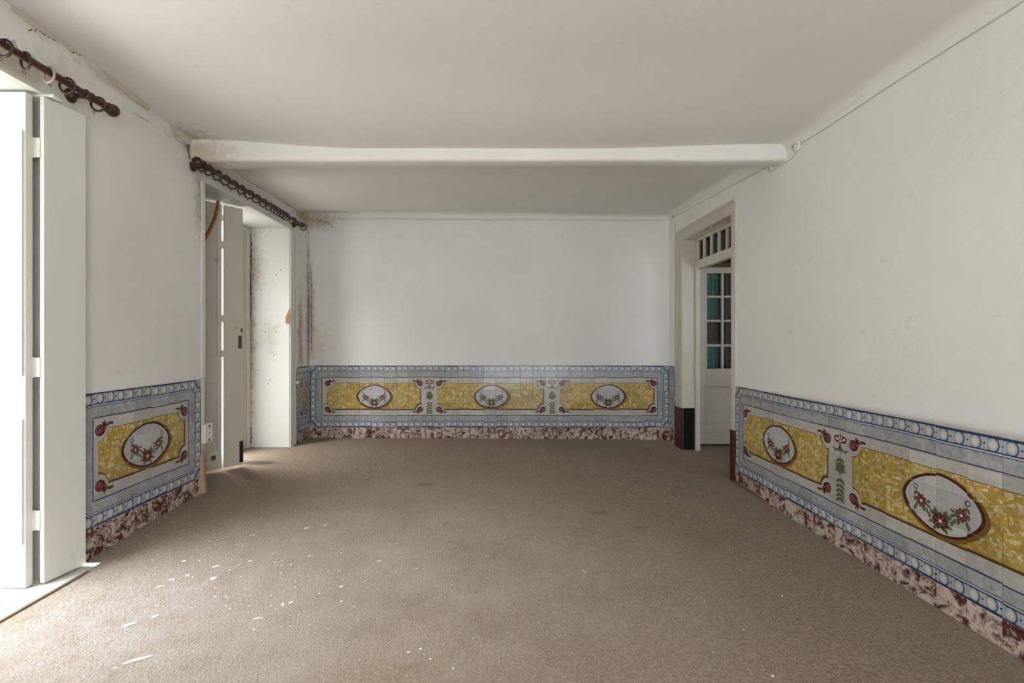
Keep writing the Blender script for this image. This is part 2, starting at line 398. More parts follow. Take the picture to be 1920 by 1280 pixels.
# ------------------------------------------------------------------ azulejo dado
NAVY = lin('#25355f'); BLUE = lin('#5b6a8c'); GREYB = lin('#a9aeb2'); PALE = lin('#cfccc6'); CREAM = lin('#d9d6c6')
def tile_paint(name, panel, N, fields, ovals, bw=1.0, mirror=False):
    t = NT(name, .18, .5); p = t.coord(panel)
    x, y, z = t.xyz(p)
    rnd = t.rand()
    u = x / T + (rnd - .5) * .05; v = z / T + ((rnd * 7.31).frac() - .5) * .05
    off = t.n('ShaderNodeCombineXYZ'); t.put(off.inputs[0], rnd * 13.0); t.put(off.inputs[2], rnd * 7.0)
    q = t.vadd(p, off.outputs[0])
    n1 = t.noise(q, 22, 5, .65, 1.2); n2 = t.noise(q, 60, 4, .6, .6); n3 = t.noise(p, 5, 3)
    du = u.min(N - u) / bw; dv = v.min(5.0 - v); d = du.min(dv)
    r = (du.max(0) * du.max(0) + dv.max(0) * dv.max(0)).sqrt()
    dout = d.min(r - .42)
    din = d.min((du + dv) * .7071 - .38)
    wob = (n2 - .5) * .03
    # pale glaze ground, bluish marbled inner band
    white = t.mix(t.ramp(n1, .35, .7), lin('#c4c0ba'), lin('#aeaca8'))
    band = t.mix(t.ramp(n1, .35, .68), lin('#8f969f'), lin('#b7b6b1'))
    c = t.mix(t.step(din - .98, .02), band, white)
    c = t.mix(t.step(.022 - abs(din - .965 + wob * .5), .02), c, NAVY)
    # yellow marbled fields
    if fields:
        bx = None
        for a, bb in fields:
            e = (u - a).min(bb - u); bx = e if bx is None else bx.max(e)
        by = (v - 1.42).min(3.6 - v)
        def fd(bx, by):
            bxc = bx.max(0); byc = by.max(0)
            return bx.min(by).min((bxc * bxc + byc * byc).sqrt() - .46)
        f0 = fd(bx, by)
        ux = u + .06; vx = v - .06; bx2 = None
        for a, bb in fields:
            e = (ux - a).min(bb - ux); bx2 = e if bx2 is None else bx2.max(e)
        by2 = (vx - 1.42).min(3.6 - vx)
        f1 = fd(bx2, by2)
        yel = t.mix(t.ramp(n1, .38, .62), lin('#a3873f'), lin('#c3a552'))
        yel = t.mix(t.ramp(n2 + (n1 - .5) * .7, .53, .66) * .85, yel, lin('#e0d6ae'))
        yel = t.mix(t.ramp(t.noise(q, 11, 5, .7, 1.5), .55, .66) * .7, yel, lin('#d2cab0'))
        yel = t.mix(t.ramp(t.noise(p, 16, 4, .7), .6, .72) * .5, yel, lin('#9c8a52'))
        yel = t.mix(t.step(.045 - f1, .05), yel, lin('#8a6426'))
        yel = t.mix(t.step(0.0 - f1, .02), yel, lin('#4a2a1c'))
        yel = t.mix(t.step(.022 - f0, .015), yel, lin('#5a3a22'))
        c = t.mix(t.step(f0, .015), c, yel)
        if ovals:
            ox = None
            for ce in ovals:
                e = abs(u - ce); ox = e if ox is None else ox.min(e)
            def ell(ox, vv, sx, sy): return ((ox / sx).pw(1.75) + (abs(vv - 2.5) / sy).pw(1.75)).pw(.5714)
            ox3 = None
            for ce in ovals:
                e = abs(u - (ce + .05)); ox3 = e if ox3 is None else ox3.min(e)
            c = t.mix(t.step(1.16 - ell(ox3, v + .045, 1.3, .88), .02), c, lin('#7d5a28'))
            e0 = ell(ox, v, 1.3, .88)
            c = t.mix(t.step(1.09 - e0, .015), c, lin('#45221c'))
            c = t.mix(t.step(1.0 - e0, .015), c, t.mix(t.ramp(n1, .4, .7), lin('#c3c1be'), lin('#b2b2b2')))
    # double moulding line and egg-and-dart border
    m = t.step(.54 - din, .012); c = t.mix(m, c, NAVY)
    m = t.step(.515 - din, .012); c = t.mix(m, c, lin('#b9bcc2'))
    m = t.step(.465 - din, .012); c = t.mix(m, c, NAVY)
    side = t.step(dv - du, .001)
    s = u + side * (v - u)
    dx = ((s * 2.0).frac() - .5) * .5
    dy = d - .25
    egg = (((dx + .01) / .135) * ((dx + .01) / .135) + (dy / .165) * (dy / .165)).sqrt()
    g = t.mix(t.ramp(n1, .3, .7), lin('#66728f'), lin('#9199a8'))
    g = t.mix(t.step(.05 - abs(abs(dx) - .21 + abs(dy) * .12), .03) * .8, g, lin('#b9bdc0'))
    dot = .25 - abs(dx)
    g = t.mix(t.step(.028 - (dot * dot + dy * dy).sqrt(), .012), g, lin('#141a33'))
    g = t.mix(t.step(1.25 - egg + (dx * .9), .12) * .9, g, lin('#3f4d76'))
    g = t.mix(t.step(1.07 - egg, .14), g, lin('#a9b0b9'))
    g = t.mix(t.step(.7 - egg, .6), g, lin('#d3d1c4'))
    c = t.mix(t.step(.425 - din, .012), c, g)
    c = t.mix(t.step(.075 + wob - dout, .015), c, NAVY)
    c = t.mix(t.step(.0 - dout, .012), c, lin('#a3acb3'))
    # each tile was fired a little differently
    val = (rnd * 3.7).frac() * .22 + .82
    k = t.n('ShaderNodeCombineColor'); t.put(k.inputs[0], val); t.put(k.inputs[1], val); t.put(k.inputs[2], val)
    c = t.mul(c, k.outputs[0])
    c = t.mix(t.ramp(t.noise(p, 3.5, 6, .7), .6, .78) * .35, c, lin('#8c8371'))
    t.color(c)
    t.bump(n3 + n1 * .1, .05, .01)
    return t.mat
def marble_paint():
    t = NT('manganese_marble_tile', .2, .5); p = t.coord()
    rnd = t.rand()
    off = t.n('ShaderNodeCombineXYZ'); t.put(off.inputs[0], rnd * 31.0); t.put(off.inputs[2], rnd * 17.0)
    q = t.vadd(p, off.outputs[0])
    n = t.noise(q, 13, 7, .75, 1.1); n2 = t.noise(q, 50, 5, .7, .6); n3 = t.noise(q, 8, 2)
    c = t.mix(t.ramp(n + (n2 - .5) * .35 + (n3 - .5) * .2, .43, .57), lin('#542b2d'), lin('#d0c0b4'))
    c = t.mix(t.ramp(n2, .55, .7) * .5, c, lin('#7b4a49'))
    c = t.mix(t.ramp(n3, .55, .7) * .3, c, lin('#a08a7d'))
    t.color(c); return t.mat
M_marble = marble_paint()
P_MAR = plain('manganese_glaze', '#4b211f', .2, .5, .3, 60)
P_ROSE = plain('rose_glaze', '#8a5450', .2, .5, .2, 60)
P_GRN = plain('olive_glaze', '#5c5f42', .2, .5, .2, 60)
P_WHT = plain('pale_glaze', '#d2cbc4', .2, .5, .05, 60)
PMATS = [P_MAR, P_ROSE, P_GRN, P_WHT]

class Paint:
    """flat brushwork in tile units, x right, y up"""
    def __init__(s): s.b = MB(); s.layer = 0
    def poly(s, pts, mi):
        s.layer += 1; y = -.0000035 * s.layer
        s.b.add([(p[0] * T, y, p[1] * T) for p in pts], [tuple(range(len(pts)))], mi)
    def leaf(s, cx, cy, ang, L, w, mi=2):
        ca, sa = math.cos(ang), math.sin(ang)
        pts = [(0, 0), (.3, .5), (.65, .42), (1, 0), (.65, -.42), (.3, -.5)]
        s.poly([(cx + ca * L * a - sa * w * q, cy + sa * L * a + ca * w * q) for a, q in pts], mi)
    def disc(s, cx, cy, r, mi, n=10, ry=None):
        s.poly([(cx + r * math.cos(2 * pi * i / n), cy + (ry or r) * math.sin(2 * pi * i / n)) for i in range(n)], mi)
    def ring(s, cx, cy, r, w, mi, n=12):
        s.stroke([(cx + r * math.cos(2 * pi * i / n), cy + r * math.sin(2 * pi * i / n)) for i in range(n + 1)], w, mi)
    def stroke(s, pts, w, mi):
        s.layer += 1; y = -.0000035 * s.layer; vs = []; m = len(pts)
        for i, p in enumerate(pts):
            a = pts[max(i - 1, 0)]; c = pts[min(i + 1, m - 1)]
            tx, ty = c[0] - a[0], c[1] - a[1]; l = math.hypot(tx, ty) or 1
            ww = w[i] if isinstance(w, (list, tuple)) else w
            vs += [((p[0] - ty / l * ww) * T, y, (p[1] + tx / l * ww) * T), ((p[0] + ty / l * ww) * T, y, (p[1] - tx / l * ww) * T)]
        s.b.add(vs, [(2 * i, 2 * i + 1, 2 * i + 3, 2 * i + 2) for i in range(m - 1)], mi)
    def flower(s, cx, cy, r, n=8, rot=0):
        for i in range(n): s.leaf(cx, cy, rot + 2 * pi * i / n, r, r * .62, 0)
        for i in range(n): s.leaf(cx + .25 * r * math.cos(rot + 2 * pi * i / n), cy + .25 * r * math.sin(rot + 2 * pi * i / n), rot + 2 * pi * i / n, r * .6, r * .25, 1)
        s.disc(cx, cy, r * .36, 0); s.disc(cx, cy, r * .22, 3)
def garland_mesh():
    p = Paint()
    for sx in (-1, 1):
        p.ring(sx * .88, .34, .075, .014, 0)
        p.stroke([(sx * .87, .27), (sx * .84, .15), (sx * .74, .02)], .012, 0)
        for (x, y, a) in ((-.86, .2, 4.3), (-.82, .18, 5.4), (-.9, .02, 4.6), (-.84, -.2, 4.5), (-.62, -.22, 5.0), (-.5, -.14, 5.9),
                          (-.52, -.24, 5.2), (-.38, -.26, 5.9), (-.4, -.34, 4.9), (-.28, -.3, .6), (-.26, -.38, 5.6), (-.5, -.06, .3), (-.9, -.28, 4.6)):
            if sx > 0: x, a = -x, pi - a
            p.leaf(x, y, a, .2, .1, 2)
        p.flower(sx * .68, -.08, .235, 8, .2 * sx)
    for a in (0.5, 1.0, 2.1, 2.6, 3.5, 4.1, 5.3, 5.9): p.leaf(.1 * math.cos(a), -.48 + .1 * math.sin(a), a, .36, .13, 2)
    for i in range(9): p.leaf(0, -.5, i * 2 * pi / 9 + .2, .3, .17, 0)
    for i in range(7): p.leaf(.06 * math.cos(i), -.5 + .06 * math.sin(i), i * 2 * pi / 7, .17, .06, 1)
    p.disc(0, -.5, .06, 3)
    return p.b.mesh('painted_garland', PMATS)
def scroll_mesh():
    # lies at the top right corner of a field, tail trailing to the left
    p = Paint()
    p.stroke([(-.62, .13), (-.5, .15), (-.38, .12), (-.28, .06), (-.2, -.04), (-.14, -.14)], [.035, .05, .045, .06, .09, .1], 0)
    p.disc(-.06, -.04, .2, 0, 14); p.disc(-.03, -.03, .14, 1, 12)
    p.stroke([(-.1, -.14), (-.12, -.02), (-.05, .06), (.03, .02), (.02, -.07), (-.03, -.06)], .022, 0)
    p.stroke([(-.5, .14), (-.4, .11), (-.3, .06), (-.2, -.05)], [.01, .02, .02, .03], 1)
    for a, L in ((1.2, .2), (1.7, .24), (2.2, .2)): p.leaf(-.22, .08, a, L, .06, 0)
    return p.b.mesh('painted_scroll', PMATS)
def drop_mesh():
    p = Paint()
    p.stroke([(0, 1.45), (0, 1.25)], .012, 0); p.stroke([(0, .75), (0, -1.5)], .012, 2)
    for a in (.35, pi - .35): p.leaf(0, 1.1, a, .36, .3, 0); p.leaf(.07 * math.cos(a), 1.12, a, .22, .12, 3)
    for a in (1.1, pi - 1.1): p.leaf(0, 1.12, a, .24, .18, 0); p.leaf(0, 1.14, a, .17, .09, 3)
    p.disc(0, 1.1, .1, 0); p.disc(0, 1.1, .06, 3)
    for a in (4.3, 5.1): p.stroke([(0, 1.0), (.15 * math.cos(a), .9 + .1 * math.sin(a)), (.34 * math.cos(a), .72)], .02, 0)
    for (x, y, a) in ((-.15, .75, 4.0), (.15, .75, 5.4), (-.05, .8, 4.5), (.05, .8, 4.9), (-.22, .68, 2.6), (.22, .68, .5)): p.leaf(x, y, a, .2, .09, 2)
    p.flower(0, .78, .09, 6)
    for y in (.38, -.45, -.66, -.86, -1.05, -1.22):
        for sx in (0, 1): p.leaf(0, y, (pi * 1.22 if sx else -pi * .22), .29, .13, 2)
    for i in range(12): p.leaf(0, .0, i * 2 * pi / 12, .34 if i % 2 else .28, .11, 2)
    return p.b.mesh('painted_leaf_drop', PMATS)
ME_GAR, ME_SCR, ME_DROP = garland_mesh(), scroll_mesh(), drop_mesh()
def tile_mesh(name, w, h, mat, th=.009, bv=.0016):
    """one tile, origin at the middle of its back, glazed face towards -y"""
    a, c = w / 2, h / 2; vs = []
    for (x, z) in ((-a, -c), (a, -c), (a, c), (-a, c)): vs.append((x, 0, z))
    for (x, z) in ((-a, -c), (a, -c), (a, c), (-a, c)): vs.append((x, -th + bv, z))
    for (x, z) in ((-a, -c), (a, -c), (a, c), (-a, c)): vs.append((x - math.copysign(bv, x), -th, z - math.copysign(bv, z)))
    fs = [(8, 9, 10, 11)]
    for i in range(4):
        j = (i + 1) % 4; fs += [(i, j, 4 + j, 4 + i), (4 + i, 4 + j, 8 + j, 8 + i)]
    b = MB(); b.add(vs, fs); return b.mesh(name, mat)
def dado(label, origin, rz, N, fields, ovals, drops, bw=1.0, scale_x=1.0):
    """origin: the line between border and marble row at the panel's left end"""
    e = empty('tile_dado', origin, rz); tag(e, label, 'tile dado', 'painted tile dados')
    mat = tile_paint('azulejo_%d' % int(N * 10), e, N, fields, ovals, bw)
    G = .0021; full = tile_mesh('tile', T - G, T - G, mat); R = Matrix.Rotation(rz, 4, 'Z')
    cols = int(math.ceil(N - 1e-6)); last = N - (cols - 1)
    lastm = tile_mesh('tile', last * T - G, T - G, mat)
    def put(name, me, x, y, z, jit=True):
        o = bpy.data.objects.new(name, me); COL.objects.link(o); o.parent = e; o.location = (x, y, z)
        if jit:
            o.rotation_euler = (random.gauss(0, .0022), random.gauss(0, .0016), random.gauss(0, .0022))
            o.location.y += random.uniform(-.0004, .0004)
        return o
    for i in range(cols):
        w = T if i < cols - 1 else last * T; x = i * T + w / 2
        for r in range(5): put('tile', full if i < cols - 1 else lastm, x, 0, (r + .5) * T)
        wp = Vector(origin) + R @ Vector((x, 0, 0))
        h = origin[2] - FZ(wp.x, wp.y) + .004
        me = tile_mesh('marble_tile', w - G, h - G, M_marble); put('marble_tile', me, x, 0, -h / 2)
    bmb = MB(); bmb.box(0, N * T, -.0055, 0, -.19, 5 * T); bmb.build('grout_bed', M_grout, e)
    Y = -.0104
    def deco(name, me, u, v, sx=1, sz=1):
        o = put(name, me, u * T, Y, v * T, False); k = 1.0 if name == 'painted_garland' else 1.12; o.scale = (sx * scale_x * k, 1, sz * (1 if name == 'painted_leaf_drop' else k))
    for c in ovals: deco('painted_garland', ME_GAR, c, 2.5)
    for (a, c) in fields:
        for (u, sx) in ((c, 1), (a, -1)):
            for (v, sz) in ((3.6, 1), (1.42, -1)): deco('painted_scroll', ME_SCR, u, v, sx, sz)
    for c in drops: deco('painted_leaf_drop', ME_DROP, c, 2.5)
    return e
ZB = H - .272 - 5 * T; ZR = H - .369 - 5 * T
dado('long tile dado with three yellow oval panels across the end wall below the cable', (-2.091, YB, ZB), 0, 29.03,
     [(1.33, 8.98), (10.33, 18.91), (20.25, 27.85)], [5.18, 14.65, 24.08], [9.65, 19.57])
dado('tile dado with one yellow oval panel between the two window openings', (XL, 2.337, H - .268 - 5 * T), pi / 2, 7.42,
     [(1.18, 6.2)], [3.7], [])
yr = 3.93
dado('tile dado running along the wall beside the dark red plinth of the doorway', (XR(yr), yr, ZR), -pi / 2 - .0166, 30.0,
     [(1.1, 8.05), (9.4, 16.95), (18.3, 28.8)], [4.4, 13.17, 23.5], [8.75, 17.62])
dado('narrow strip of tile dado beside the window reveal in the stained corner', (XL, 5.005, ZB), pi / 2, 2.62,
     [(.82, 1.85)], [], [], bw=.62, scale_x=.5)
dado('sliver of blue border tiles between the room corner and the doorway', (XR(YB), YB - .004, ZB), -pi / 2 - .0166, 1.36, [], [], [], bw=.8)

b = MB(); vs = []
for i in range(60):
    y = 3.92 - i * .105; z = FZ(XR(y), y)
    vs += [(XR(y) - .009, y, z - .01), (XR(y) - .024, y, z - .01), (XR(y) - .024, y, z + .012), (XR(y) - .017, y, z + .02), (XR(y) - .009, y, z + .022)]
b.add(vs, [(i * 5 + k, i * 5 + k + 1, (i + 1) * 5 + k + 1, (i + 1) * 5 + k) for i in range(59) for k in range(4)])
struct(b.build('baseboard_right', plain('brown_strip_wood', '#6d5340', .6, .3, .15, 12)))

# ------------------------------------------------------------------ doorway trim with transom, door leaf, curtain
cas = empty('trim_5'); struct(cas)
def rprism(b, y0, y1, z0, z1, d0, d1, mi=0):
    """slab along the right wall: d = distance from the wall face into the wall (negative = into the room)"""
    b.prism([(XR(y0) + d0, y0), (XR(y0) + d1, y0), (XR(y1) + d1, y1), (XR(y1) + d0, y1)], z0, z1, mi)
cw = .068
fz1, fz2 = FZ(1.99, 3.96), FZ(1.97, 5.1)
PL1, PL2 = H - .738, H - .70
b = MB(); rprism(b, DO[0] - cw, DO[0], PL1, DH, -.012, .004); rprism(b, DO[0] - cw + .012, DO[0] - .012, PL1, DH, -.017, -.012); b.build('casing', M_trim, cas, .003)
b = MB(); rprism(b, DO[1], DO[1] + .17, PL2, DH, -.012, .004); rprism(b, DO[1] + .05, DO[1] + .064, PL2, DH, -.017, -.012); b.build('casing', M_trim, cas, .003)
b = MB(); rprism(b, DO[0] - cw, DO[1] + .17, DH, DH + .115, -.012, .004); rprism(b, DO[0] - cw, DO[1] + .17, DH + .085, DH + .115, -.018, -.012); b.build('head_casing', M_trim, cas, .003)
b = MB(); rprism(b, DO[0], DO[1], DH - .004, DH - .0005, .0, RT); b.build('head_lining', M_gloss, cas)
b = MB(); rprism(b, DO[1] - .004, DO[1] - .0005, PL2, DH - .004, .0, RT); b.build('jamb_lining', M_trim, cas)
b = MB(); rprism(b, DO[0] + .0005, DO[0] + .004, PL1, DH - .004, .0, RT); b.build('jamb_lining', M_trim, cas)
b = MB(); rprism(b, DO[0] - cw, DO[0] + .004, fz1 - .01, PL1, -.02, .004); o = b.build('plinth_block', M_red, cas, .004); o['label'] = 'dark red painted plinth'
b = MB(); rprism(b, DO[1] - .002, DO[1] + .17, fz2 - .01, PL2, -.02, .004); o = b.build('plinth_block', M_red, cas, .004); o['label'] = 'dark red painted plinth'
b = MB(); rprism(b, DO[1] - .008, DO[1] - .0005, fz2 - .01, PL2, .004, .125); o = b.build('plinth_face', M_black, cas); o['label'] = 'black painted foot of the door reveal'
b = MB(); rprism(b, DO[0] + .0005, DO[0] + .008, fz1 - .01, PL1, .004, .125); b.build('plinth_face', M_black, cas)
# inner frame and transom light
fr = empty('window_3'); struct(fr)
FD0, FD1 = .122, .165
b = MB(); rprism(b, DO[1] - .045, DO[1] - .004, fz2 - .01, DH - .004, FD0, FD1); b.build('frame_post', M_door, fr, .003)
b = MB(); rprism(b, DO[0] + .004, DO[0] + .045, fz1 - .01, DH - .004, FD0, FD1); b.build('frame_post', M_door, fr, .003)
TB0, TB1 = H + .752, H + .842
b = MB(); rprism(b, DO[0] + .045, DO[1] - .045, TB0, TB1, FD0 - .01, FD1); b.build('transom_bar', M_door, fr, .004)
b = MB(); rprism(b, DO[0] + .045, DO[1] - .045, DH - .03, DH - .004, FD0, FD1); b.build('top_rail', M_door, fr, .003)
def glass():
    t = NT('window_glass', .05, .5); nt = t.t
    tr = t.n('ShaderNodeBsdfTransparent'); tr.inputs[0].default_value = (.96, .98, .97, 1)
    gl = t.n('ShaderNodeBsdfGlossy'); gl.inputs['Roughness'].default_value = .03; gl.inputs[0].default_value = (.6, .6, .6, 1)
    fz = t.n('ShaderNodeFresnel'); fz.inputs[0].default_value = 1.5
    mx = t.n('ShaderNodeMixShader'); t.link(fz.outputs[0], mx.inputs[0]); t.link(tr.outputs[0], mx.inputs[1]); t.link(gl.outputs[0], mx.inputs[2])
    t.link(mx.outputs[0], nt.nodes['Material Output'].inputs['Surface']); return t.mat
M_glass = glass()
ya, yb = DO[0] + .045, DO[1] - .045; nP = 6; pw = (yb - ya) / nP
for i in range(nP):
    b = MB(); rprism(b, ya + i * pw + .014, ya + (i + 1) * pw - .014, TB1, DH - .03, .143, .147); b.build('pane', M_glass, fr)
    if i: b = MB(); rprism(b, ya + i * pw - .014, ya + i * pw + .014, TB1, DH - .03, FD0 + .005, FD1 - .005); b.build('muntin', M_door, fr, .004)
# door leaf standing open into the next room, square to the wall
DY = 5.185; DX0 = 2.236; dz0, dz1 = fz2 + .012, H + .808
door = empty('door_1', (DX0, DY, 0)); struct(door)
LW = .50; gx = [(.082, .239), (.268, .42)]
gz = [(H + .503, H + .745), (H + .239, H + .477), (H - .029, H + .212), (H - .297, H - .058)]
th = .038
b = MB(); b.box(0, .082, 0, th, dz0, dz1); b.build('stile', M_door, door, .002)
b = MB(); b.box(.42, LW, 0, th, dz0, dz1); b.build('stile', M_door, door, .002)
b = MB(); b.box(.082, .42, 0, th, H + .745, dz1); b.build('rail', M_door, door, .002)
b = MB(); b.box(.082, .42, 0, th, H - .463, H - .297); b.build('rail', M_door, door, .002)
b = MB(); b.box(.082, .42, 0, th, dz0, H - .96); b.build('rail', M_door, door, .002)
b = MB(); b.box(.239, .268, .002, th, H - .297, H + .745); b.build('muntin', M_door, door, .006)
for k in range(3):
    for (a, c) in gx:
        b = MB(); b.box(a, c, .004, th, gz[k + 1][1], gz[k][0]); b.build('muntin', M_door, door, .006)
for (z0, z1) in gz:
    for (a, c) in gx: b = MB(); b.box(a, c, .016, .02, z0, z1); b.build('pane', M_glass, door)
b = MB()
z0, z1 = H - .96, H - .463; x0, x1 = .05, .452
def frame_ring(b, x0, x1, z0, z1, w, ya, yb):
    """picture-frame moulding with sloped inner edge, facing -y"""
    o = [(x0, z0), (x1, z0), (x1, z1), (x0, z1)]; i = [(x0 + w, z0 + w), (x1 - w, z0 + w), (x1 - w, z1 - w), (x0 + w, z1 - w)]
    m_ = [(x0 + w * .35, z0 + w * .35), (x1 - w * .35, z0 + w * .35), (x1 - w * .35, z1 - w * .35), (x0 + w * .35, z1 - w * .35)]
    vs = [(x, yb, z) for x, z in o] + [(x, ya, z) for x, z in o] + [(x, ya, z) for x, z in m_] + [(x, yb, z) for x, z in i]
    fs = []
    for k in range(3):
        for j in range(4): fs.append((k * 4 + j, k * 4 + (j + 1) % 4, (k + 1) * 4 + (j + 1) % 4, (k + 1) * 4 + j))
    b.add(vs, fs)
b = MB(); frame_ring(b, x0, x1, z0, z1, .05, -.008, .012); b.build('panel_moulding', M_door, door)
b = MB(); b.box(.082, .42, .010, th - .01, z0, z1); b.build('panel_field', M_door, door)
b = MB(); b.box(.118, .384, .001, .012, z0 + .068, z1 - .068); b.build('raised_panel', M_door, door, .009, 1)
b = MB(); b.box(-.006, .004, -.006, .012, H - .9, H - .8); b.box(-.006, .004, -.006, .012, H + .5, H + .6); b.build('hinge', M_metal, door)
def curtain_mat():
    t = NT('door_curtain_cloth', .9, .1); p = t.pos(); x, y, z = t.xyz(p)
    c = t.mix(t.ramp(t.noise(p, 3, 3), .4, .6), lin('#6f908b'), lin('#86a29d'))
    k = t.step(.115 - abs(z - (H + .095)), .05).max(t.step(x - (DX0 + .25), .03) * .8)
    c = t.mix(k, c, lin('#7a726b')); t.color(c); return t.mat
b = MB(); vs = []; n = 90; rows = 14
for j in range(rows + 1):
    for i in range(n + 1):
        f = i / n; g = j / rows; x = .07 + .365 * f
        y = .062 + .012 * math.sin(f * 44 + .8 * math.sin(g * 3)) + .005 * math.sin(f * 90 + 1 + g)
        vs.append((x, y, H - .31 + 1.07 * g))
b.add(vs, [(j * (n + 1) + i, j * (n + 1) + i + 1, (j + 1) * (n + 1) + i + 1, (j + 1) * (n + 1) + i) for j in range(rows) for i in range(n)], 0, True)
cu = b.build('door_curtain', curtain_mat()); cu.location = (DX0, DY, 0)
cu.modifiers.new('t', 'SOLIDIFY').thickness = .0015
tag(cu, 'gathered teal and grey curtain behind the glazed door panes', 'curtain')

# ------------------------------------------------------------------ shutters
def moulded(b, x0, x1, z0, z1, face, w=.045, d=.01):
    frame_ring(b, x0, x1, z0, z1, w, face - d, face)
# first opening: one leaf square to the wall in the reveal, its narrow partner hinged to it and lying along the wall
sh = empty('folding_shutter', (-2.143, 2.167, 0)); tag(sh, 'white panelled folding shutter opened back beside the oval tile panel', 'shutter')
zt = H + 1.14; zb_ = FZ(-2.05, 2.2) + .008
lf = MB(); lf.box(-.37, 0, 0, .034, zb_, zt); leaf = lf.build('panelled_leaf', M_white, sh, .002)
for (z0, z1) in ((H - .158, H + .962), (H - .925, H - .353)):
    b = MB(); moulded(b, -.36, -.008, z0, z1, 0, .046, .009); b.build('panel_moulding', M_white, leaf)
lb = MB()
p0, p1 = Vector((-2.094, 2.203)), Vector((-2.060, 2.392)); dr = (p1 - p0).normalized(); nn = Vector((-dr.y, dr.x))
qd = [p0, p1, p1 + nn * .016, p0 + nn * .024]
pf = MB(); pf.prism([(q.x + 2.143, q.y - 2.167) for q in qd], zb_ + .004, zt - .002)
leaf2 = pf.build('plain_leaf', M_white, sh, .003); leaf2['label'] = 'narrow plain leaf lying along the wall'
for z in (H + .90, H - .12, H - .83):
    b = MB(); b.box(-.006, .03, .035, .0385, z - .045, z + .045); b.lathe((.0, .037, z - .047), (0, 0, 1), [(0, 0), (0, .006), (.094, .006), (.094, 0)], 10)
    b.build('hinge', M_white, sh)
# head batten across the top of the opening
b = MB(); b.box(-2.56, -2.06, 2.215, 2.268, H + 1.142, HEAD); struct(b.build('trim_6', M_white, bevel=.006))
# second opening: two-part leaf swung into the reveal
A = Vector((-2.155, 4.06)); D = Vector((-2.52, 3.535)) - A; L2 = D.length; d2 = D.normalized()
ang = math.atan2(d2.y, d2.x)      # local x runs from the free edge to the hinge
s2 = empty('folding_shutter', (A.x, A.y, 0), ang); tag(s2, 'greyish two part shutter half open in the deep window reveal', 'shutter')
z0, z1 = FZ(-2.2, 4.0) + .028, H + 1.132
# facing: the camera sees the side towards +y local or -y local
camloc = Vector((0, 0)) - A
side = 1 if (Vector((-d2.y, d2.x)).dot(camloc) > 0) else -1
def yb2(a, c): return (min(a * side, c * side), max(a * side, c * side))
P1 = .147; GAP = .025
ya_, yb_ = yb2(-.034, 0)
b = MB(); b.box(0, P1, ya_, yb_, z0, z1); pl = b.build('narrow_leaf', M_shut, s2, .003)
q = MB(); yy = yb2(0, .003); q.box(.012, .04, yy[0], yy[1], H - .06, H + .05); q.box(.004, .02, yy[0], yy[1], H + .08, H + .11); q.build('lock_plate', M_metal, pl)
xw0 = P1 + GAP
b = MB(); b.box(xw0, L2, yb2(-.034, -.012)[0], yb2(-.034, -.012)[1], z0, z1)
wl = b.build('wide_leaf', M_shut, s2)
ya_, yb_ = yb2(-.012, 0)
for (x0, x1, za, zc) in ((xw0, xw0 + .035, z0, z1), (L2 - .06, L2, z0, z1), (xw0 + .035, L2 - .06, H + .955, z1), (xw0 + .035, L2 - .06, H - .336, H - .118), (xw0 + .035, L2 - .06, z0, H - .894)):
    b = MB(); b.box(x0, x1, ya_, yb_, za, zc); b.build('rail' if x1 - x0 > .1 else 'stile', M_shut, wl, .003)
for z in (H + .80, H + .19, H - .1):
    b = MB(); yy = yb2(-.03, .002); b.box(P1 - .02, xw0 + .02, yy[0], yy[1], z - .03, z + .03); b.build('hinge', M_shut, s2)
b = MB(); yy = yb2(0, .003); b.box(xw0 + .05, xw0 + .085, yy[0], yy[1], H - .965, H - .93); b.build('keyhole_plate', M_metal, wl)
b = MB(); yy = yb2(0, .004); b.box(.0, .03, yy[0], yy[1], z0 + .02, z0 + .2); b.build('bare_patch', M_hole, pl)
# outer window frames of the openings
for k, o in enumerate((O1, O2)):
    w = empty('window_%d' % (k + 1)); struct(w)
    for (ya, yb) in ((o[1] - .05, o[1] - .004), (o[0] + .004, o[0] + .05)):
        b = MB(); b.box(-2.555, -2.50, ya, yb, .05, HEAD - .004); b.build('frame_post', M_white, w, .003)
    b = MB(); b.box(-2.555, -2.50, o[0] + .05, o[1] - .05, HEAD - .05, HEAD - .004); b.build('frame_head', M_white, w, .003)
    if k:      # unseen outer wings, added almost shut to cut light on the reveal
        for (ya, yb) in ((o[0] + .05, 4.10), (4.52, o[1] - .05)):
            b = MB(); b.box(-2.545, -2.51, ya, yb, .06, HEAD - .05); b.build('light_cut_wing', M_shut, w, .003)
# bent brown strip hanging at the second opening
pts = [on_left(x, y, -2.24) for x, y in ((409, 377), (407, 392), (402, 410), (395, 427), (387, 443), (380, 456), (374, 468))]
b = MB(); b.tube(pts, .012, 8); st = b.build('bent_strip', M_brownstrip)
tag(st, 'brown bent strip hanging in front of the half open grey shutter', 'strip')

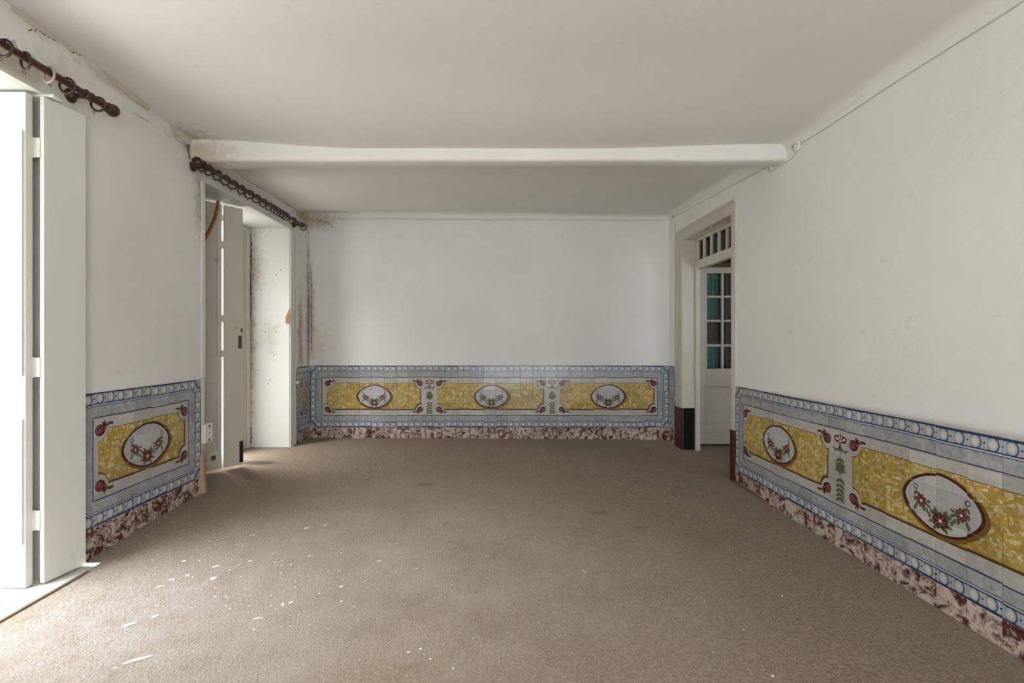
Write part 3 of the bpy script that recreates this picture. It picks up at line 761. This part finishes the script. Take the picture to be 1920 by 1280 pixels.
# ------------------------------------------------------------------ curtain rods and rings
RX, RZ = -2.01, H + 1.214
def rod(label, y0, y1, brackets, fin):
    e = empty('curtain_rod', (RX, y0, RZ)); tag(e, label, 'curtain rod', 'curtain rods')
    b = MB(); b.tube([(0, 0, 0), (0, (y1 - y0) / 2, 0), (0, y1 - y0, 0)], .016, 14); b.build('pole', M_dark, e)
    prof = [(0, .016), (.004, .024), (.012, .026), (.018, .02), (.026, .022), (.04, .031), (.058, .033), (.074, .029), (.085, .018), (.088, 0)]
    for (yy, s) in fin:
        b = MB(); b.lathe((0, yy - y0, 0), (0, s, 0), [(h * .75, r) for h, r in prof], 18); b.build('finial', M_dark, e)
    for yb in brackets:
        b = MB(); b.lathe((XL - RX, yb - y0, 0), (1, 0, 0), [(0, 0), (0, .033), (.006, .034), (.014, .028), (.018, .014), (.05, .011), (.062, .016), (.074, .016)], 18)
        br = b.build('bracket', M_dark, e)
        b = MB(); b.lathe((0, yb - y0 - .022, 0), (0, 1, 0), [(0, .0165), (0, .022), (.006, .024), (.016, .021), (.028, .021), (.038, .024), (.044, .022), (.044, .0165)], 16); b.build('cup', M_dark, br)
    return e
def ring_meshes(mat):
    b = MB(); b.torus((0, 0, 0), (0, 1, 0), .034, .0052, 26, 8); a = b.mesh('curtain_ring', mat)
    b = MB(); b.torus((0, 0, -.047), (1, 0, 0), .006, .0014, 10, 5); e = b.mesh('eyelet', M_metal)
    return a, e
RD, RP = ring_meshes(M_ring), ring_meshes(M_ringpale)
def rings(ys, label, group, pale=(), special={}):
    for k, y in enumerate(ys):
        a, ey = RP if k in pale else RD
        o = bpy.data.objects.new('curtain_ring', a); COL.objects.link(o)
        o.location = (RX, y, RZ - .0122); o.rotation_euler = (random.uniform(-.12, .12), random.uniform(-.5, .5), random.uniform(-.35, .35))
        c = bpy.data.objects.new('eyelet', ey); COL.objects.link(c); c.parent = o
        tag(o, special.get(k, ('pale worn ' if k in pale else 'dark ') + label), 'curtain ring', group)
rod('dark wooden curtain rod over the opening with the white panelled shutter', .62, 2.455, [2.345, .72], [(2.455, 1), (.62, -1)])
rod('dark wooden curtain rod with many rings over the deep window reveal', 3.245, 4.99, [3.296, 4.94], [(3.245, -1)])
def yat(px): return F * -RX / (X0 - px)
rings([yat(x) for x in (8, 48, 92, 126, 184)], 'wooden curtain ring on the rod above the white panelled shutter', 'rings on the rod above the white shutter', (2,), {4: 'dark ring between bracket cup and finial on the rod above the white shutter'})
xs2 = [340 + v / 7.385 for v in (285, 380, 500, 610, 715, 830, 940, 1040, 1135, 1215, 1280, 1330, 1385, 1420, 1450, 1545, 1735)]
rings([min(yat(x), 4.982) for x in xs2], 'wooden curtain ring on the rod over the deep reveal', 'rings on the rod over the deep reveal', (), {0: 'dark ring pressed against the round finial of the rod over the deep reveal', 15: 'dark ring hanging alone just before the bracket by the stained corner', 16: 'dark ring on the bare rod end past the bracket by the stained corner'})

# ------------------------------------------------------------------ cables and small fittings
def cable(label, pts, r=.0035, grp='surface cables'):
    b = MB(); b.tube(pts, r, 6); o = b.build('surface_cable', M_cable); tag(o, label, 'cable', grp); return o
def rp(y, z, off=.004): return (XR(y) - off, y, H + z)
cable('thin painted cable stapled along the top of the plain wall beside the beam end',
      [rp(-2.2, 1.315)] + [rp(y, 1.31 - .012 * (y - 1.8) / 1.4 + .003 * math.sin(y * 6)) for y in [-.5 + .2 * i for i in range(18)]] + [rp(3.12, 1.297)])
cable('short cable bending from the junction box under the beam end',
      [rp(3.165, 1.262), rp(3.175, 1.25), rp(3.2, 1.238), rp(3.24, 1.234), rp(3.4, 1.232), rp(3.455, 1.234), rp(3.47, 1.25), rp(3.48, 1.285), rp(3.6, 1.292), rp(3.76, 1.297), rp(4.4, 1.33), rp(5.16, 1.368), rp(YB - .01, 1.37)])
cable('thin painted cable running below the ceiling across the end wall',
      [(-2.07 + .2 * i, YB - .004, H + 1.392 - .001 * i + .003 * math.sin(i * 1.7)) for i in range(21)])
cable('thin cable dropping down the corner beside the doorway', [rp(5.2, 1.36), rp(5.2, .6), rp(5.195, -.1), rp(5.19, -.62)], .0025)
b = MB(); c = Vector((XR(3.152), 3.152, H + 1.296)); b.lathe(c, (-1, 0, 0), [(0, 0), (0, .036), (.014, .036), (.02, .031), (.021, .0)], 22); jb = b.build('junction_box', M_plastic)
tag(jb, 'round pale junction box on the wall at the beam end', 'junction box')
for dy in (-.02, .02):
    b = MB(); b.lathe(c + Vector((-.0205, dy, .004)), (-1, 0, 0), [(0, 0), (0, .004), (.0015, .003), (.0016, 0)], 10); b.build('screw', M_metal, jb)
def small_box(name, label, cat, lo, hi, mat=M_plastic, bv=.002):
    b = MB(); b.box(lo[0], hi[0], lo[1], hi[1], lo[2], hi[2]); o = b.build(name, mat, None, bv); tag(o, label, cat); return o
bx = on_back(927, 413)
cc = small_box('cable_connector', 'small square connector box on the cable across the end wall', 'connector', (bx.x - .022, YB - .018, bx.z - .022), (bx.x + .022, YB, bx.z + .022))
b = MB(); b.box(bx.x - .008, bx.x + .008, YB - .0215, YB - .018, bx.z - .008, bx.z + .008); b.build('lid', M_plastic, cc)
hk = empty('wall_hook', (XR(5.18), 5.2, H + 1.34)); tag(hk, 'small bracket in the top corner over the doorway', 'hook')
b = MB(); b.box(-.012, 0, -.008, .008, -.05, .04); b.build('backplate', M_plastic, hk); b = MB(); b.tube([(-.012, 0, .03), (-.03, 0, .03), (-.034, 0, .04)], .004, 8); b.build('arm', M_metal, hk)
kn = empty('push_button', (XR(5.19), 5.19, H - .63)); tag(kn, 'small pale push button at the foot of the corner cable', 'button')
b = MB(); b.lathe((0, 0, 0), (-1, 0, 0), [(0, 0), (0, .02), (.012, .018), (.02, .01), (.021, 0)], 14); b.build('base', M_plastic, kn)
b = MB(); b.lathe((-.02, 0, 0), (-1, 0, 0), [(0, .008), (.006, .007), (.008, 0)], 10); b.build('knob', M_metal, kn)
kp = on_left(552, 717)
kb = empty('porcelain_knob', kp); tag(kb, 'white porcelain knob on the strip beside the stained corner', 'knob')
b = MB(); b.lathe((0, 0, 0), (1, 0, 0), [(0, 0), (0, .02), (.008, .022), (.014, .012), (.022, .012), (.03, .02), (.042, .019), (.05, .008), (.051, 0)], 18); b.build('insulator', M_plastic, kb)
b = MB(); b.lathe((.05, 0, 0), (1, 0, 0), [(0, .005), (.003, .004), (.0032, 0)], 8); b.build('screw', M_metal, kb)
cable('thin conduit running down the strip beside the stained corner', [(XL + .004, kp.y + .01, H + 1.1), (XL + .004, kp.y + .012, H + .4), (XL + .004, kp.y, kp.z + .02)], .003)
b = MB(); b.box(XL, XL + .012, O2[1] + .002, O2[1] + .085, FZ(-2.1, 4.9) - .01, H + 1.15); struct(b.build('trim_7', M_white, bevel=.004))
b = MB(); b.box(XL, XL + .010, O2[0] - .045, O2[0] - .002, H - .26, H + 1.15); struct(b.build('trim_8', M_white, bevel=.004))
# socket at the end of the wall by the second opening
so = empty('wall_socket', (XL + .004, 3.425, H - .66)); tag(so, 'white surface socket on the wall end beside the oval tile panel', 'socket')
b = MB(); b.box(0, .034, -.045, .045, -.068, .068); bo = b.build('housing', M_plastic, so, .005)
b = MB(); b.lathe((.034, 0, 0), (1, 0, 0), [(0, 0), (0, .03), (.012, .03), (.013, .025), (.006, .023), (.006, 0)], 20); b.build('outlet', M_plastic, so)
for dz in (-.05, .05):
    b = MB(); b.lathe((.034, 0, dz), (1, 0, 0), [(0, 0), (0, .008), (.004, .007), (.0045, 0)], 10); b.build('screw', M_metal, so)
for dy in (-.009, .009):
    b = MB(); b.lathe((.040, dy, 0), (1, 0, 0), [(0, 0), (0, .003), (.001, .003), (.0011, 0)], 8); b.build('contact_hole', M_hole, so)
# plaster foot at the wall end, broken and bare
b = MB(); vs = []
for i in range(9):
    z = FZ(-2.1, 3.4) - .01 + .3 * i / 8; r = .02 * (1 - i / 9) + .006 * random.random()
    vs += [(XL - .02, O2[0] - .085, z), (XL + .004 + r, O2[0] - .06, z), (XL + .006 + r, O2[0] - .01, z), (XL - .02, O2[0] + .006 + r * .6, z)]
b.add(vs, [(i * 4 + k, i * 4 + k + 1, (i + 1) * 4 + k + 1, (i + 1) * 4 + k) for i in range(8) for k in range(3)] + [(32, 33, 34, 35)], 0, True)
b.build('crumbling_plaster', plain('bare_plaster', '#b8a184', .95, .1, .15, 18, bump=.5, dirt='#a97a4a', dscale=14), wall_left)

# ------------------------------------------------------------------ damage on the walls: cracks, loose plaster, peeled paint
def crack(parent, pts, w, nrm, mat=M_crack, jag=.008, sub=7, name='crack'):
    P = []
    for i in range(len(pts) - 1):
        a, c = Vector(pts[i]), Vector(pts[i + 1])
        for k in range(sub):
            q = a.lerp(c, k / sub); t = (c - a).normalized(); s = t.cross(Vector(nrm))
            P.append(q + s * random.uniform(-jag, jag))
    P.append(Vector(pts[-1])); n = len(P); vs = []
    for i, p in enumerate(P):
        t = (P[min(i + 1, n - 1)] - P[max(i - 1, 0)]).normalized(); s = t.cross(Vector(nrm)).normalized()
        ww = w * (.35 + random.random()) * (0.25 if i in (0, n - 1) else 1)
        vs += [p + s * ww, p - s * ww]
    b = MB(); b.add(vs, [(2 * i, 2 * i + 1, 2 * i + 3, 2 * i + 2) for i in range(n - 1)]); b.build(name, mat, parent)
def Lp(px, py): return on_left(px, py, XL + .0015)
def Bp(px, py): return on_back(px, py, YB - .0015)
NL = (1, 0, 0); NB = (0, -1, 0)
crack(wall_left, [Lp(52, 58), Lp(70, 57), Lp(100, 72), Lp(128, 92), Lp(152, 103)], .003, NL)
crack(wall_left, [Lp(104, 66), Lp(140, 90), Lp(160, 106)], .004, NL, M_hole, .004)
crack(wall_left, [Lp(275, 190), Lp(310, 215), Lp(330, 240), Lp(352, 262), Lp(360, 290)], .005, NL)
crack(wall_left, [Lp(330, 236), Lp(350, 268), Lp(357, 300)], .004, NL, M_hole, .006)
crack(wall_left, [Lp(357, 570), Lp(354, 610), Lp(356, 640), Lp(353, 670)], .002, NL, M_flake)
crack(wall_left, [Lp(372, 330), Lp(376, 370), Lp(377, 440)], .003, NL)
crack(wall_left, [Lp(250, 210), Lp(265, 219), Lp(285, 232)], .0014, NL)
crack(wall_back, [Bp(584, 408), Bp(606, 415), Bp(618, 419), Bp(630, 430)], .0035, NB)
crack(wall_back, [Bp(583, 500), Bp(584, 560), Bp(583, 600), Bp(585, 660)], .004, NB, plain('mould', '#6f5b37', .9, .1, .3, 40), .003, 14, 'mould_stain')
crack(wall_back, [Bp(596, 655), Bp(612, 659)], .003, NB, plain('tan_stain', '#b7a07a', .9, .1, .2, 30))
JP = lambda px, py: on_back(px, py, O2[1] - .0055)
crack(wall_left, [JP(470, 438), JP(471, 470), JP(469, 520), JP(470, 600)], .005, NB, M_hole, .008, 9)
crack(wall_left, [JP(470, 800), JP(472, 815), JP(469, 832)], .005, NB, M_hole, .006)
for k in range(26):
    q = JP(474 + random.random() * 62, 432 + random.random() ** 1.5 * 300); r = .003 + random.random() * .004
    b = MB(); m = 6; b.add([(q.x + r * random.uniform(.5, 1.2) * math.cos(i), q.y, q.z + r * random.uniform(.5, 1.6) * math.sin(i)) for i in [2 * pi * j / m for j in range(m)]], [tuple(range(m))])
    b.build('damp_spot', M_crack, wall_left)
def blob(parent, name, P, mat, th, nrm):
    nrm = Vector(nrm); n = len(P); vs = [Vector(p) for p in P] + [Vector(p) + nrm * th for p in P]
    b = MB(); b.add(vs, [tuple(range(n)), tuple(range(n, 2 * n))] + [(i, (i + 1) % n, n + (i + 1) % n, n + i) for i in range(n)]); return b.build(name, mat, parent)
blob(wall_left, 'peeled_patch', [JP(x, y) for x, y in ((544, 575), (541, 582), (536, 593), (535, 603), (538, 608), (543, 607), (544.5, 592))], M_rawwood, .001, NB)
crack(wall_left, [Lp(548, 520), Lp(551, 545), Lp(549, 570), Lp(552, 590), Lp(549, 620)], .004, NL, M_flake, .01)
crack(wall_left, [Lp(553, 430), Lp(554, 520), Lp(555, 640)], .0015, NL, M_crack, .003)
# loose plaster strips along the top of the left wall
def loose(pts_top, h, th, name='loose_plaster'):
    b = MB(); vs = []; n = len(pts_top)
    for (px, py), hh in zip(pts_top, h):
        p = on_left(px, py, XL + .002); zt_ = CZ(XL, p.y) + .01
        vs += [(XL - .01, p.y, zt_), (XL + th * 2.6, p.y, zt_), (XL + th * random.uniform(.8, 1.3), p.y, zt_ - hh), (XL - .01, p.y, zt_ - hh)]
    fs = [(i * 4 + k, i * 4 + (k + 1) % 4, (i + 1) * 4 + (k + 1) % 4, (i + 1) * 4 + k) for i in range(n - 1) for k in range(4)] + [(0, 1, 2, 3), tuple(4 * (n - 1) + k for k in (3, 2, 1, 0))]
    b.add(vs, fs, 0); return b.build(name, plaster_loose, wall_left)
plaster_loose = plaster('loose_plaster', '#cfc9b8', [], bump=.3, mottle='#a59a7d', mstr=.6)
loose([(20, 5), (60, 30), (105, 66), (140, 88), (162, 105)], [.03, .04, .03, .025, .008], .004)
loose([(192, 127), (215, 143), (245, 165), (276, 190)], [.012, .035, .042, .034], .010)
loose([(318, 225), (335, 238), (350, 252), (364, 264)], [.012, .04, .06, .03], .006)
loose([(450, 330), (480, 345), (510, 365), (545, 388), (570, 395)], [.014, .018, .012, .022, .03], .004)
# rough patched plaster around the head of the first opening
P = MB(); vs = []; m = 14
for i in range(m):
    a = i / (m - 1); y = 1.75 + .42 * a; w = .05 + .03 * math.sin(i * 2.1)
    for (dx, z) in ((.001, HEAD - .006), (.012, HEAD + .01), (.014, HEAD + w), (.001, HEAD + w + .06 + .03 * random.random())): vs.append((XL + dx + .003 * random.random(), y, z))
P.add(vs, [(i * 4 + k, i * 4 + k + 1, (i + 1) * 4 + k + 1, (i + 1) * 4 + k) for i in range(m - 1) for k in range(3)], 0, True); P.build('rough_plaster', plaster_loose, wall_left)

# ------------------------------------------------------------------ flakes and crumbs on the carpet
def flake(px, py, w, h, label):
    c = on_floor(px, py); s = c.y / F; a, d = w * s / 2, h * s / 2 * 1.5
    n = 9; P = []
    ph = random.random() * 6
    for i in range(n):
        k = 2 * pi * i / n + ph * .1; r = random.uniform(.55, 1.15)
        xx, yy = a * r * math.cos(k), d * r * math.sin(k) * .8; w_ = .55
        P.append((xx * math.cos(w_) - yy * math.sin(w_), xx * math.sin(w_) + yy * math.cos(w_)))
    b = MB(); b.add([(x, y, .0) for x, y in P] + [(x * .97, y * .97, .0015 + .002 * random.random()) for x, y in P],
                    [tuple(range(n)), tuple(range(n, 2 * n))] + [(i, (i + 1) % n, n + (i + 1) % n, n + i) for i in range(n)])
    o = b.build('paint_flake', M_flake); o.location = (c.x, c.y, c.z + .001); tag(o, label, 'paint flake', 'paint flakes on the carpet'); return o
flake(240, 1172, 26, 9, 'long white paint flake on the carpet near the carpet edge strip')
flake(258, 1237, 44, 9, 'longest white paint flake lying on the bare bright carpet')
for (x, y, w, h) in ((292, 1156, 14, 6), (300, 1100, 16, 6), (322, 1087, 16, 7), (352, 1079, 10, 6), (405, 1062, 14, 5), (400, 1085, 15, 10), (480, 1160, 14, 4), (545, 1130, 12, 5),
                     (530, 1133, 10, 6), (640, 1100, 12, 4), (710, 1052, 10, 4), (575, 990, 10, 4), (610, 985, 8, 3), (470, 1052, 10, 4), (345, 1052, 10, 4)):
    flake(x, y, w, h, 'small white paint flake scattered on the worn carpet')
b = MB()
for k in range(300):
    if k < 220: px, py = random.gauss(470, 190), random.gauss(1085, 70)
    else: px, py = random.uniform(400, 1500), random.uniform(840, 1270)
    if py > 1275 or py < 840 or px < 160: continue
    c = on_floor(px, py)
    if c.x < -1.98 or c.x > 1.95: continue
    r = .0012 + .005 * random.random() ** 2.5
    n = 4; w = random.random() * 6
    vs = [(c.x + r * math.cos(w + i * pi / 2) * random.uniform(.6, 1.6), c.y + r * math.sin(w + i * pi / 2), c.z + .001) for i in range(4)]
    b.add(vs + [(c.x, c.y, c.z + .0045)], [(0, 1, 4), (1, 2, 4), (2, 3, 4), (3, 0, 4), (3, 2, 1, 0)])
cr = b.build('plaster_crumbs', M_flake); tag(cr, 'tiny white plaster crumbs scattered over the carpet', 'crumbs'); cr['kind'] = 'stuff'
